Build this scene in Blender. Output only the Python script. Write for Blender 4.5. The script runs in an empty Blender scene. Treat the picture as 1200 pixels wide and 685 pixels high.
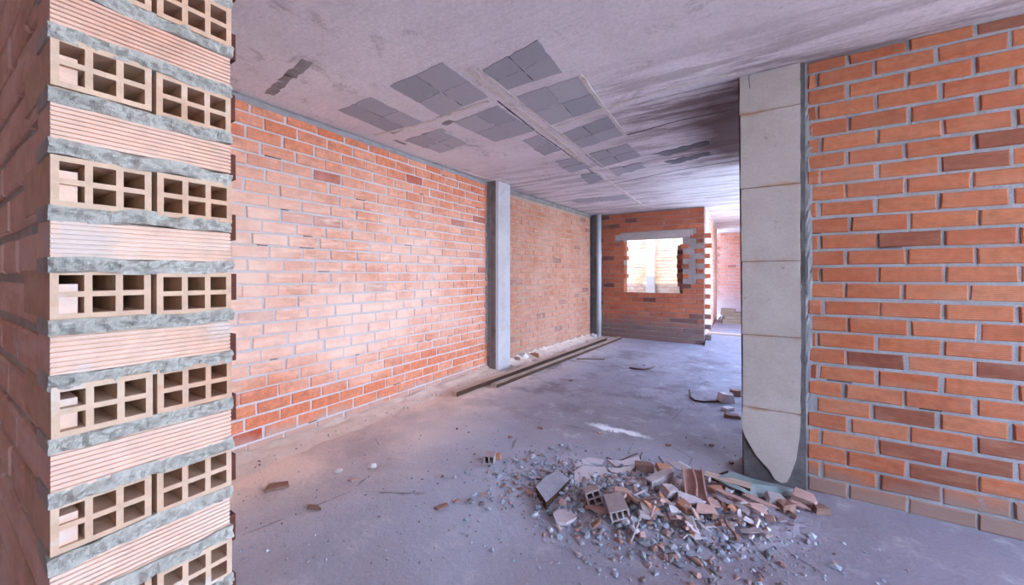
import bpy, bmesh, math, random
from mathutils import Vector, Matrix, noise as mnoise

C = bpy.context.scene.collection
R = random.Random(7)
# ------------------------------------------------------------------ camera model
F, CX, CY, H = 435.0, 613.0, 322.0, 1.35
TH = math.radians(31.2)
CT, ST = math.cos(TH), math.sin(TH)
CEIL = 2.68

def ray(px, py):
    u, v = (px - CX) / F, (CY - py) / F
    return Vector((u * CT - ST, u * ST + CT, v))

def P(px, py, z=0.0):            # point of the horizontal plane z
    d = ray(px, py); t = (z - H) / d.z
    return Vector((d.x * t, d.y * t, z))

def PY(px, py, y):               # point of the plane Y = y
    d = ray(px, py); t = y / d.y
    return Vector((d.x * t, y, H + d.z * t))

def PX(px, py, x):
    d = ray(px, py); t = x / d.x
    return Vector((x, d.y * t, H + d.z * t))

cam = bpy.data.cameras.new('camera')
co = bpy.data.objects.new('camera', cam); C.objects.link(co)
co.location = (0, 0, H); co.rotation_euler = (math.radians(90), 0, TH)
cam.sensor_width = 36; cam.lens = F / 1200 * 36
cam.shift_x = -(CX - 600) / 1200; cam.shift_y = (CY - 342.5) / 1200
cam.clip_start = 0.02
bpy.context.scene.camera = co

# ------------------------------------------------------------------ node helpers
class N:
    def __init__(s, name):
        s.m = bpy.data.materials.new(name); s.m.use_nodes = True
        s.t = s.m.node_tree; s.t.nodes.clear()
        s.o = s.t.nodes.new('ShaderNodeOutputMaterial')
        s.tc = s.t.nodes.new('ShaderNodeTexCoord').outputs['Object']
    def put(s, sock, v):
        if hasattr(v, 'is_linked') or isinstance(v, bpy.types.NodeSocket): s.t.links.new(v, sock)
        elif isinstance(v, (tuple, list)):
            v = tuple(v)
            sock.default_value = v + (1,) if len(v) == 3 and len(sock.default_value) == 4 else v
        else: sock.default_value = v
    def mapping(s, scale=(1, 1, 1), loc=(0, 0, 0), rot=(0, 0, 0)):
        n = s.t.nodes.new('ShaderNodeMapping'); s.t.links.new(s.tc, n.inputs[0])
        n.inputs['Scale'].default_value = scale; n.inputs['Location'].default_value = loc; n.inputs['Rotation'].default_value = rot
        return n.outputs[0]
    def noise(s, scale, detail=4, rough=.55, vec=None, dist=0.0):
        n = s.t.nodes.new('ShaderNodeTexNoise'); s.t.links.new(vec or s.tc, n.inputs['Vector'])
        n.inputs['Scale'].default_value = scale; n.inputs['Detail'].default_value = detail
        n.inputs['Roughness'].default_value = rough; n.inputs['Distortion'].default_value = dist
        return n.outputs[0]
    def voro(s, scale, feature='F1', vec=None):
        n = s.t.nodes.new('ShaderNodeTexVoronoi'); n.feature = feature
        s.t.links.new(vec or s.tc, n.inputs['Vector']); n.inputs['Scale'].default_value = scale
        return n.outputs['Distance']
    def island(s): return s.t.nodes.new('ShaderNodeNewGeometry').outputs['Random Per Island']
    def ramp(s, f, stops):
        n = s.t.nodes.new('ShaderNodeValToRGB'); s.put(n.inputs[0], f); e = n.color_ramp.elements
        for i, (p, c) in enumerate(stops):
            if isinstance(c, (int, float)): c = (c, c, c)
            k = e[i] if i < 2 else e.new(p)
            k.position = p; k.color = tuple(c) + (1,)
        return n.outputs[0]
    def mix(s, f, a, b, mode='MIX'):
        n = s.t.nodes.new('ShaderNodeMix'); n.data_type = 'RGBA'; n.blend_type = mode
        s.put(n.inputs[0], f); s.put(n.inputs[6], a); s.put(n.inputs[7], b)
        return n.outputs[2]
    def math(s, op, a, b=0.0, clamp=False):
        n = s.t.nodes.new('ShaderNodeMath'); n.operation = op; n.use_clamp = clamp
        s.put(n.inputs[0], a); s.put(n.inputs[1], b); return n.outputs[0]
    def rng(s, v, a, b, c=0.0, d=1.0):
        n = s.t.nodes.new('ShaderNodeMapRange'); s.put(n.inputs[0], v)
        for i, x in enumerate((a, b, c, d)): n.inputs[i + 1].default_value = x
        return n.outputs[0]
    def xyz(s, vec=None):
        n = s.t.nodes.new('ShaderNodeSeparateXYZ'); s.t.links.new(vec or s.tc, n.inputs[0]); return n.outputs
    def done(s, col, rough=.85, height=None, bump=.4, dist=.01, spec=.25, metal=0.0):
        b = s.t.nodes.new('ShaderNodeBsdfPrincipled')
        s.put(b.inputs['Base Color'], col); s.put(b.inputs['Roughness'], rough)
        b.inputs['Specular IOR Level'].default_value = spec; b.inputs['Metallic'].default_value = metal
        if height is not None:
            k = s.t.nodes.new('ShaderNodeBump'); s.put(k.inputs['Height'], height)
            k.inputs['Strength'].default_value = bump; k.inputs['Distance'].default_value = dist
            s.t.links.new(k.outputs[0], b.inputs['Normal'])
        s.t.links.new(b.outputs[0], s.o.inputs[0])
        return s.m

def brick_mat(name, stops, pale=(.80, .66, .58), pale_amt=.5, dust=(.42, .34, .31), dust_h=.35, smear=(.55, .52, .52), smear_t=.66, rib=True, pale_lit_band=None):
    n = N(name)
    base = n.ramp(n.island(), stops)
    fine = n.noise(26, 5, .65)
    base = n.mix(.55, base, n.ramp(fine, [(.28, .5), (.72, 1.3)]), 'MULTIPLY')
    base = n.mix(n.ramp(n.noise(7, 5, .7, n.mapping((1, 1, 3))), [(.52, 0.0), (.66, .45)]), base, tuple(c * .55 for c in stops[len(stops) // 2][1]))
    blotch = n.noise(1.7, 4, .6)
    pa = pale_amt
    if pale_lit_band:
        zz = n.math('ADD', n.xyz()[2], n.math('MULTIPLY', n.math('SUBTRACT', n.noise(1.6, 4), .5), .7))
        pa = n.math('MULTIPLY', n.math('MULTIPLY', n.rng(zz, pale_lit_band[0], pale_lit_band[1]), n.rng(zz, pale_lit_band[3], pale_lit_band[2])), pale_amt)  # pale middle: efflorescence, with the wall's brightest lit zone painted in
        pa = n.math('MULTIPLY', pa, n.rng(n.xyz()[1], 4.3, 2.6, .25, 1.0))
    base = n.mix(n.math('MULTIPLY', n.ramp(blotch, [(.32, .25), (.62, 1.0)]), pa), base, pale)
    streak = n.noise(9, 4, .6, n.mapping((.5, .5, 2.2)))
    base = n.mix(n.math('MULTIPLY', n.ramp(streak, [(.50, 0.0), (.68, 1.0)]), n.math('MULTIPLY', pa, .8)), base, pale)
    base = n.mix(n.ramp(n.noise(5.3, 6, .65), [(smear_t, 0.0), (smear_t + .05, .85)]), base, smear)
    z = n.math('ADD', n.xyz()[2], n.math('MULTIPLY', n.math('SUBTRACT', n.noise(3, 3), .5), .35))
    base = n.mix(n.rng(z, dust_h, dust_h * .45, 0.0, .82), base, dust)
    h = n.noise(60, 4, .6)
    if rib:
        w = n.t.nodes.new('ShaderNodeTexWave'); w.bands_direction = 'Z'
        n.t.links.new(n.tc, w.inputs[0]); w.inputs['Scale'].default_value = 28; w.inputs['Distortion'].default_value = .6
        h = n.math('ADD', h, n.math('MULTIPLY', w.outputs[1], .35))
    return n.done(base, .88, h, .5, .004, .2)

def concrete_mat(name, a, b, stain=(.3, .26, .24), stain_t=.62, scale=1.0, bump=.4, stretch=(1, 1, 1)):
    n = N(name)
    v = n.mapping(stretch)
    col = n.mix(n.ramp(n.noise(2.2 * scale, 6, .62, v), [(.3, 0.0), (.7, 1.0)]), a, b)
    col = n.mix(.5, col, n.ramp(n.noise(38 * scale, 4, .7), [(.3, .75), (.7, 1.15)]), 'MULTIPLY')
    col = n.mix(n.ramp(n.noise(1.3 * scale, 7, .68, v, .6), [(stain_t, 0.0), (stain_t + .16, .7)]), col, stain)
    h = n.math('ADD', n.noise(55 * scale, 5, .65), n.math('MULTIPLY', n.noise(7 * scale, 3, .6, v), 1.5))
    return n.done(col, .9, h, bump, .006, .2)

BR_L = [(0.0, (.40, .085, .05)), (.025, (.50, .095, .05)), (.04, (.72, .255, .135)), (.35, (.76, .30, .175)), (.62, (.68, .205, .10)), (.8, (.78, .37, .245)), (1.0, (.68, .23, .125))]
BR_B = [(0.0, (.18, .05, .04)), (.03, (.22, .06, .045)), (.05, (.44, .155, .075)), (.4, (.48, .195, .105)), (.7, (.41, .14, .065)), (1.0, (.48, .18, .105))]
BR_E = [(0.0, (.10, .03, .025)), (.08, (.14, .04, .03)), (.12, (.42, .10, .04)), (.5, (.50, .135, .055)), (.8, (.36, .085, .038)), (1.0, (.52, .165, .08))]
BR_R = [(0.0, (.19, .045, .027)), (.08, (.23, .058, .032)), (.12, (.43, .112, .045)), (.45, (.49, .150, .064)), (.75, (.39, .092, .038)), (1.0, (.49, .175, .085))]
M = {}
M['brick_left'] = brick_mat('pale_salmon_brick', BR_L, (.92, .70, .58), .85, (.50, .36, .31), .16, (.66, .60, .61), .69, pale_lit_band=(.35, .75, 1.7, 2.5))
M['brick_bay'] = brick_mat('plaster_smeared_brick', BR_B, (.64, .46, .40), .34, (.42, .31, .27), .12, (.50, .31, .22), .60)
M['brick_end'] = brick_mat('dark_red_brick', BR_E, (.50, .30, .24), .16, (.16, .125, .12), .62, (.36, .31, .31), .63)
M['brick_right'] = brick_mat('orange_brick', BR_R, (.60, .34, .22), .22, (.27, .20, .17), .17, (.36, .35, .35), .68)
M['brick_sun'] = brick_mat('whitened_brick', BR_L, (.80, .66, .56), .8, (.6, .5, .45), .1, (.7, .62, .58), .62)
M['brick_court'] = brick_mat('courtyard_brick', [(0, (.42, .20, .11)), (.5, (.50, .26, .15)), (1, (.42, .17, .08))], (.60, .46, .36), .8, (.5, .4, .33), .1, (.55, .46, .40), .6)
M['brick_far'] = brick_mat('pink_brick', BR_L, (.74, .5, .46), .5, (.62, .54, .56), 1.0, (.6, .52, .52), .66)
M['brick_dark'] = brick_mat('shaded_maroon_brick', [(0, (.10, .035, .028)), (1, (.14, .05, .035))], (.2, .1, .08), .1, dust_h=0.0, smear_t=.8)  # stub bricks on their shaded side; that darkness is in the colour
M['clay'] = brick_mat('cut_clay', [(0, (.62, .38, .25)), (.5, (.68, .46, .31)), (1, (.60, .33, .20))], (.72, .62, .48), .5, dust_h=0.0, smear=(.66, .6, .52), smear_t=.62, rib=False)
M['clay_rib'] = brick_mat('ribbed_clay', [(0, (.66, .34, .21)), (1, (.74, .46, .32))], (.86, .73, .63), .75, dust_h=0.0, smear=(.70, .62, .57), smear_t=.58, rib=False)
M['mortar_left'] = concrete_mat('lilac_mortar', (.58, .54, .57), (.70, .64, .64), (.44, .38, .38), .64, 2.5, .8)
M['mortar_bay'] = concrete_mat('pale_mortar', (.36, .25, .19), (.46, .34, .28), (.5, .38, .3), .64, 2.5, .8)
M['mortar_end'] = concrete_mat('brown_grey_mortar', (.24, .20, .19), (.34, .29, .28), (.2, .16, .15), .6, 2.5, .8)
M['mortar_right'] = concrete_mat('blue_grey_mortar', (.29, .295, .31), (.38, .38, .39), (.25, .24, .24), .6, 2.5, .8)
M['mortar_jamb'] = concrete_mat('rough_grey_green_mortar', (.46, .47, .42), (.62, .62, .56), (.30, .31, .29), .58, 4, .7)
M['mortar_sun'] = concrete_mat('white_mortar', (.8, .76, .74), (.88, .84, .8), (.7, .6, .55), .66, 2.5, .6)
M['block'] = None
n = N('grey_vault_block')
col = n.ramp(n.island(), [(0, (.36, .36, .39)), (.5, (.41, .405, .435)), (1, (.47, .46, .49))])
col = n.mix(.6, col, n.ramp(n.noise(120, 3, .7), [(.3, .7), (.7, 1.2)]), 'MULTIPLY')
col = n.mix(n.ramp(n.noise(3, 5, .65), [(.55, 0.0), (.75, .5)]), col, (.50, .47, .47))
x, y, z = n.xyz()
rx = n.math('ADD', x, n.math('MULTIPLY', n.math('SUBTRACT', n.noise(2.2, 4), .5), .5))
rust = n.math('MULTIPLY', n.rng(rx, -.70, -.22), n.math('MULTIPLY', n.rng(y, 2.7, 3.3), n.rng(y, 5.3, 4.6)))  # rust stain by the pillar, the shadow there painted in with it
col = n.mix(n.math('MULTIPLY', rust, .93), col, (.08, .045, .045))
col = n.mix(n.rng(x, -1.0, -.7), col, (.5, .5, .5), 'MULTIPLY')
M['block'] = n.done(col, .95, n.noise(150, 3, .7), .7, .004, .1)
M['gap'] = concrete_mat('dark_joint', (.06, .05, .05), (.10, .09, .08), (.05, .05, .05), .7)
M['stain'] = concrete_mat('brown_grey_stain', (.26, .23, .23), (.38, .34, .34), (.18, .15, .15), .55, 5)
M['fin'] = concrete_mat('cement_lip', (.62, .56, .52), (.72, .66, .62), (.34, .28, .24), .52, 5)

# ceiling: board-marked cast concrete with its own streaks and a rust stain, deepened with painted shade, by the pillar
n = N('board_marked_concrete')
x, y, z = n.xyz()
wob = n.noise(3, 3)
streak = n.noise(3.2, 6, .68, n.mapping((.32, 2.6, 1)), .3)
broad = n.noise(1.1, 5, .6)
col = n.mix(n.ramp(broad, [(.32, 0.0), (.68, 1.0)]), (.67, .61, .625), (.80, .75, .765))
area = n.math('MULTIPLY', n.rng(n.math('ADD', x, n.math('MULTIPLY', wob, .3)), -1.15, -.6), n.rng(y, 2.2, 3.0))
area = n.math('MAXIMUM', area, n.math('MULTIPLY', n.rng(y, 3.6, 4.4), .55))
col = n.mix(n.math('MULTIPLY', n.ramp(streak, [(.47, 0.0), (.57, 1.0)]), n.math('MULTIPLY', area, .85)), col, (.25, .195, .195))
col = n.mix(n.math('MULTIPLY', n.ramp(streak, [(.36, 1.0), (.46, 0.0)]), n.math('MULTIPLY', area, .35)), col, (.72, .69, .68))
col = n.mix(n.ramp(n.noise(3.5, 8, .75, None, .5), [(.57, 0.0), (.68, .6)]), col, (.30, .25, .24))
ww = n.math('MULTIPLY', n.rng(n.math('ADD', x, n.math('MULTIPLY', n.noise(2.5, 5), .8)), -.95, -.5), n.rng(n.math('ADD', y, n.math('MULTIPLY', n.noise(2.0, 5), 1.5)), 5.5, 6.5))  # far right ceiling: corridor daylight put into the colour as a pale patch
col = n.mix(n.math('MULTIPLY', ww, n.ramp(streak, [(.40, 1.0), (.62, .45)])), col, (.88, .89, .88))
rx = n.math('ADD', x, n.math('MULTIPLY', n.math('SUBTRACT', n.noise(2.2, 4), .5), .5))
rust = n.math('MULTIPLY', n.rng(rx, -.70, -.22), n.math('MULTIPLY', n.rng(y, 2.7, 3.3), n.rng(y, 5.3, 4.6)))  # one dark mask for the rust and the shaded ceiling beside the pillar
col = n.mix(n.math('MULTIPLY', rust, .93), col, (.10, .05, .045))
col = n.mix(.45, col, n.ramp(n.noise(45, 4, .7), [(.3, .72), (.7, 1.2)]), 'MULTIPLY')
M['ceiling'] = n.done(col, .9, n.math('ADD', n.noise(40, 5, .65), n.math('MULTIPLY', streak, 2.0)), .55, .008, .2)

# floor: dusty screed
n = N('dusty_screed')
x, y, z = n.xyz()
wx = n.math('ADD', x, n.math('MULTIPLY', n.math('SUBTRACT', n.noise(1.4, 4), .5), 1.1))
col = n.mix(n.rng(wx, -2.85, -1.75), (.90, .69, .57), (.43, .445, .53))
dark_tone = n.math('MULTIPLY', n.rng(n.math('ADD', y, n.math('MULTIPLY', n.noise(1.2, 4), 1.2)), 2.7, 3.9), n.rng(x, -2.6, -1.7))  # darker floor tone across the far middle, then towards the right
dark_tone = n.math('MAXIMUM', dark_tone, n.math('MULTIPLY', n.rng(n.math('ADD', x, n.math('MULTIPLY', n.noise(1.7, 4), .8)), -.9, .2), .9))
col = n.mix(dark_tone, col, (.28, .245, .28))
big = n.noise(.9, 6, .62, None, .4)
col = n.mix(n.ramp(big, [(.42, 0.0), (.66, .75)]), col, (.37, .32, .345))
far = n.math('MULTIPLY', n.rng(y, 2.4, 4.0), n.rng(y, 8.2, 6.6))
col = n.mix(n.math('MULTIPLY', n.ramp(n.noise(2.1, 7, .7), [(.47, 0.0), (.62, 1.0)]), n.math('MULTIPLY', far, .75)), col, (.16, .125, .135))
col = n.mix(n.ramp(n.noise(5, 7, .7), [(.56, 0.0), (.70, .45)]), col, (.66, .62, .62))
col = n.mix(n.ramp(n.noise(30, 4, .7), [(.62, 0.0), (.70, .6)]), col, (.25, .20, .19))
# white plaster streak spilled on the screed
a, b = P(684, 495), P(768, 512)
ang = math.atan2(b.y - a.y, b.x - a.x); mid = (a + b) / 2; L = (b - a).length / 2
mp = n.t.nodes.new('ShaderNodeMapping'); mp.vector_type = 'TEXTURE'; n.t.links.new(n.tc, mp.inputs[0])
mp.inputs['Location'].default_value = (mid.x, mid.y, 0); mp.inputs['Rotation'].default_value = (0, 0, ang)
sx, sy, sz = n.xyz(mp.outputs[0])
wv = n.math('SUBTRACT', n.noise(3.5, 5, .7), .5)
sy = n.math('ADD', sy, n.math('MULTIPLY', wv, .34))
d2 = n.math('SQRT', n.math('ADD', n.math('POWER', n.math('MULTIPLY', sx, 1 / L), 2.0), n.math('POWER', n.math('MULTIPLY', sy, 1 / .07), 2.0)))
col = n.mix(n.rng(n.math('ADD', d2, n.math('MULTIPLY', n.noise(18, 5, .7), .8)), 1.45, .95), col, (.88, .88, .90))
# hair cracks
cr = n.voro(.75, 'DISTANCE_TO_EDGE', n.mapping((1, 1, 1), (3.3, 1.7, 0)))
cr = n.math('ADD', cr, n.math('MULTIPLY', n.math('SUBTRACT', n.noise(7, 4), .5), .03))
cm = n.math('MULTIPLY', n.rng(n.math('ABSOLUTE', cr), .0035, .0012), n.ramp(n.noise(1.3, 2), [(.5, 0.0), (.56, .7)]))
col = n.mix(cm, col, (.14, .12, .12))
col = n.mix(.5, col, n.ramp(n.noise(90, 3, .7), [(.3, .78), (.7, 1.15)]), 'MULTIPLY')
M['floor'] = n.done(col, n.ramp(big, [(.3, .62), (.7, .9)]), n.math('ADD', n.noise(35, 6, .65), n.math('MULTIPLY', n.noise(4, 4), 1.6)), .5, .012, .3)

M['dust'] = concrete_mat('brick_dust', (.68, .53, .44), (.78, .64, .55), (.42, .33, .29), .58, 3, .6)
M['gravel'] = concrete_mat('grey_rubble_grit', (.36, .365, .42), (.46, .465, .53), (.2, .19, .21), .6, 4, .8)
n = N('mixed_chips')
col = n.ramp(n.island(), [(0, (.26, .29, .34)), (.3, (.42, .46, .52)), (.5, (.56, .60, .66)), (.62, (.33, .33, .37)), (.74, (.40, .22, .17)), (.84, (.46, .36, .35)), (.93, (.13, .12, .13)), (1, (.40, .44, .50))])
col = n.mix(.5, col, n.ramp(n.noise(60, 4), [(.3, .7), (.7, 1.2)]), 'MULTIPLY')
M['chips'] = n.done(col, .9, n.noise(80, 3), .4, .004)

# pillar concrete
def pillar_mat(name, a, b, joints=(), rust=True):
    n = N(name)
    x, y, z = n.xyz()
    col = n.mix(n.ramp(n.noise(2.4, 6, .62), [(.3, 0.0), (.7, 1.0)]), a, b)
    col = n.mix(n.ramp(n.noise(6, 6, .7), [(.50, 0.0), (.72, .5)]), col, (.40, .33, .29))
    col = n.mix(.35, col, n.ramp(n.island(), [(0, .62), (1, 1.2)]), 'MULTIPLY')
    col = n.mix(.45, col, n.ramp(n.noise(60, 4, .7), [(.3, .8), (.7, 1.12)]), 'MULTIPLY')
    pit = n.noise(22, 3, .6)
    col = n.mix(n.ramp(pit, [(.68, 0.0), (.74, .6)]), col, (.2, .17, .16))
    for j in joints:
        dz = n.math('ABSOLUTE', n.math('SUBTRACT', n.math('ADD', z, n.math('MULTIPLY', n.math('SUBTRACT', n.noise(9, 4), .5), .04)), j))
        m = n.math('MULTIPLY', n.rng(dz, .020, .003), n.ramp(n.noise(4.2, 4), [(.42, 0.0), (.62, .75)]))
        col = n.mix(m, col, (.42, .22, .10) if rust else (.3, .27, .26))
    return n.done(col, .85, n.math('ADD', n.noise(50, 5, .6), n.noise(8, 3)), .3, .006, .25)
JO = [2.42, 1.925, 1.44, .955, .475]
M['pillar_skin'] = pillar_mat('pale_pillar_concrete', (.45, .395, .36), (.55, .50, .465), JO)
M['pillar_core'] = concrete_mat('weathered_pillar_core', (.085, .08, .085), (.19, .18, .18), (.045, .04, .04), .52, 3, .7)
M['pillar_grey'] = pillar_mat('blue_grey_pillar', (.46, .45, .48), (.58, .56, .58))
M['pillar_side'] = concrete_mat('weathered_shaded_side', (.20, .185, .18), (.32, .30, .29), (.12, .11, .10), .54, 3, .6)  # weathered concrete, the shade of its unlit faces put into the colour
M['lintel'] = concrete_mat('lintel_concrete', (.36, .31, .30), (.45, .40, .39), (.26, .2, .18), .6, 2, .5)
M['white_step'] = concrete_mat('plastered_step', (.66, .67, .66), (.78, .79, .78), (.45, .42, .4), .62, 3, .5)
M['pvc'] = None
n = N('grey_pvc'); M['pvc'] = n.done(n.mix(n.ramp(n.noise(6, 4), [(.4, 0.0), (.7, 1.0)]), (.52, .60, .66), (.62, .66, .70)), .45, spec=.4)
def wood(name, a, b, axis=(1, 14, 14)):
    n = N(name)
    g = n.noise(3, 6, .65, n.mapping(axis), .5)
    col = n.mix(n.ramp(g, [(.35, 0.0), (.65, 1.0)]), a, b)
    return n.done(col, .85, g, .4, .004, .2)
M['wood'] = wood('dusty_timber', (.44, .31, .24), (.62, .48, .39))
M['wood_dark'] = wood('dark_timber_edge', (.04, .022, .016), (.10, .05, .034))
M['wood_grey'] = wood('weathered_timber', (.36, .28, .22), (.54, .45, .37))
M['timber_pile'] = wood('pile_timber', (.20, .14, .10), (.34, .26, .20))
M['sheet'] = None
n = N('grey_green_sheet'); M['sheet'] = n.done(n.mix(n.ramp(n.noise(5, 5, .6), [(.45, 0.0), (.75, 1.0)]), (.20, .25, .25), (.34, .38, .38)), .38, n.noise(9, 3), .25, .01, .5)
M['tile'] = concrete_mat('lilac_plaster', (.56, .50, .53), (.66, .60, .62), (.42, .36, .38), .62, 8, .3)
M['rag'] = concrete_mat('white_plaster_lump', (.66, .64, .64), (.76, .74, .74), (.5, .45, .42), .64, 8, .6)
M['shard_pink'] = brick_mat('pink_terracotta', [(0, (.44, .23, .185)), (1, (.50, .28, .23))], (.58, .45, .43), .5, dust_h=0.0, smear=(.5, .46, .48), smear_t=.6)
M['shard_orange'] = brick_mat('orange_terracotta', [(0, (.46, .17, .08)), (1, (.52, .21, .10))], (.5, .36, .3), .4, dust_h=0.0, smear=(.5, .44, .42), smear_t=.64)
M['shard_brown'] = brick_mat('brown_terracotta', [(0, (.22, .10, .065)), (1, (.28, .14, .09))], (.40, .30, .27), .35, dust_h=0.0, smear=(.4, .37, .37), smear_t=.62)
M['shard_grey'] = brick_mat('dusty_terracotta', [(0, (.36, .29, .285)), (1, (.42, .34, .33))], (.5, .45, .47), .5, dust_h=0.0, smear=(.5, .48, .5), smear_t=.58)
M['ground'] = concrete_mat('sandy_yard', (.62, .52, .40), (.70, .60, .48), (.5, .42, .33), .62)
M['rod'] = concrete_mat('rusty_rod', (.10, .06, .05), (.16, .10, .08), (.06, .05, .05), .6, 8, .3)

# ------------------------------------------------------------------ mesh helpers
def tag(o, label, cat, group=None, kind=None):
    if label: o['label'] = label
    if cat: o['category'] = cat
    if group: o['group'] = group
    if kind: o['kind'] = kind
    return o

def obj(name, bm, mats, parent=None, smooth=False):
    me = bpy.data.meshes.new(name)
    bm.normal_update(); bm.to_mesh(me); bm.free()
    for m in (mats if isinstance(mats, (list, tuple)) else [mats]): me.materials.append(M[m])
    if smooth:
        for p in me.polygons: p.use_smooth = True
    o = bpy.data.objects.new(name, me); C.objects.link(o)
    if parent is not None: o.parent = parent
    return o

def struct(name, bm, mats, parent=None):
    o = obj(name, bm, mats, parent)
    if parent is None: o['kind'] = 'structure'
    return o

def hexa(bm, c, mi=0):
    """8 corners: bottom ring 0-3, top ring 4-7"""
    v = [bm.verts.new(p) for p in c]
    fs = []
    for q in ((3, 2, 1, 0), (4, 5, 6, 7), (0, 1, 5, 4), (1, 2, 6, 5), (2, 3, 7, 6), (3, 0, 4, 7)):
        f = bm.faces.new([v[i] for i in q]); f.material_index = mi; fs.append(f)
    return fs

def box(bm, x0, x1, y0, y1, z0, z1, mi=0):
    return hexa(bm, [(x0, y0, z0), (x1, y0, z0), (x1, y1, z0), (x0, y1, z0), (x0, y0, z1), (x1, y0, z1), (x1, y1, z1), (x0, y1, z1)], mi)

def brick(bm, fr, u0, u1, z0, z1, front, depth, mi=0, ch=.005, rnd=R, jit=.0018):
    """a chamfered brick: fr(u, z, out) gives a world point; front = how far its face stands out, depth = how far it reaches back"""
    j = lambda: rnd.uniform(-jit, jit)
    cs = [(u0 + j(), z0 + j()), (u1 + j(), z0 + j()), (u1 + j(), z1 + j()), (u0 + j(), z1 + j())]
    cu, cz = (u0 + u1) / 2, (z0 + z1) / 2
    back = [bm.verts.new(fr(a, b, -depth)) for a, b in cs]
    rim = [bm.verts.new(fr(a, b, front - ch * .7)) for a, b in cs]
    t = j()
    top = [bm.verts.new(fr(a + ch * (1 if a < cu else -1), b + ch * (1 if b < cz else -1), front + (t if a < cu else -t))) for a, b in cs]
    bm.faces.new(top).material_index = mi
    for r0, r1 in ((back, rim), (rim, top)):
        for i in range(4):
            k = (i + 1) % 4
            bm.faces.new((r0[i], r0[k], r1[k], r1[i])).material_index = mi
    bm.faces.new(back[::-1]).material_index = mi

def frame(p0, p1, flip=False):
    p0, p1 = Vector(p0), Vector(p1)
    d = (p1 - p0); L = d.length; d = d / L
    nrm = Vector((d.y, -d.x)) * (-1 if flip else 1)
    return (lambda u, z, o: (p0.x + d.x * u + nrm.x * o, p0.y + d.y * u + nrm.y * o, z)), L

def brick_wall(name, p0, p1, z0, z1, mats, flip=False, course=.0985, bl=.252, joint=.013, holes=(), thick=.12, proud=.006,
               seed=1, deep_ends=False, tooth=0.0, capz=None, missing=(), voids=None, parent=None, slab_back=None, off=0.0, vjoint=None, jit=.003, voids_n=.05):
    rnd = random.Random(seed)
    fr, L = frame(p0, p1, flip)
    bm = bmesh.new()
    # mortar body in cells around the holes
    us = sorted({0.0, L, *[h[0] for h in holes], *[h[1] for h in holes]})
    zs = sorted({z0, z1, *[h[2] for h in holes], *[h[3] for h in holes]})
    us = [u for u in us if 0 <= u <= L]; zs = [q for q in zs if z0 <= q <= z1]
    for a, b in zip(us, us[1:]):
        for c, d in zip(zs, zs[1:]):
            mu, mz = (a + b) / 2, (c + d) / 2
            if any(h[0] < mu < h[1] and h[2] < mz < h[3] for h in holes): continue
            hexa(bm, [fr(a, c, 0), fr(b, c, 0), fr(b, c, -thick), fr(a, c, -thick), fr(a, d, 0), fr(b, d, 0), fr(b, d, -thick), fr(a, d, -thick)], 1)
    k = 0; z = z0 + .004
    top = capz or z1
    while z + course * .6 < top:
        zt = min(z + course - joint, top - .004)
        dz = rnd.uniform(-.002, .002)
        u = -bl * (.5 if k % 2 else 0) - off + rnd.uniform(-.015, .015)
        while u < L:
            l = bl + rnd.uniform(-.008, .008)
            vj = vjoint or joint
            a, b = max(u + vj / 2 * rnd.uniform(.4, 1.4), .004), min(u + l - vj / 2 * rnd.uniform(.4, 1.4), L - .004)
            u += l
            segs = [(a, b, False, False)]
            for h in holes:
                if zt < h[2] + .02 or z > h[3] - .02: continue
                out = []
                for (s, e, f1, f2) in segs:
                    if e <= h[0] or s >= h[1]: out.append((s, e, f1, f2)); continue
                    if s < h[0]: out.append((s, h[0], f1, True))
                    if e > h[1]: out.append((h[1], e, True, f2))
                segs = out
            for s, e, f1, f2 in segs:
                if e - s < .035: continue
                deep = proud
                dep = .012
                if f1 or f2 or (deep_ends and (e > L - .02)):
                    dep = thick * .9
                    t = rnd.uniform(0, tooth) if k % 2 else rnd.uniform(-.004, .006)
                    if f1: s -= t
                    if f2: e += t
                if any(m[0] < (s + e) / 2 < m[1] and m[2] < (z + zt) / 2 < m[3] for m in missing): continue
                brick(bm, fr, s, e, z + dz, zt + dz, proud + rnd.uniform(-.003, .004), dep, 0, .006, rnd, jit)
                if rnd.random() < voids_n:
                    c0 = rnd.uniform(s, max(s, e - .08)); c1 = min(e, c0 + rnd.uniform(.02, .12)); zz = z + dz - rnd.uniform(.001, .004)
                    hexa(bm, [fr(c0, zz - .004, proud * .8), fr(c1, zz - .003, proud * .8), fr(c1, zz - .003, -.01), fr(c0, zz - .004, -.01), fr(c0, zz + .003, proud * .8), fr(c1, zz + .002, proud * .8), fr(c1, zz + .002, -.01), fr(c0, zz + .003, -.01)], 2)
        z += course; k += 1
    return struct(name, bm, mats + ['gap'], parent), fr, L

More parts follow.
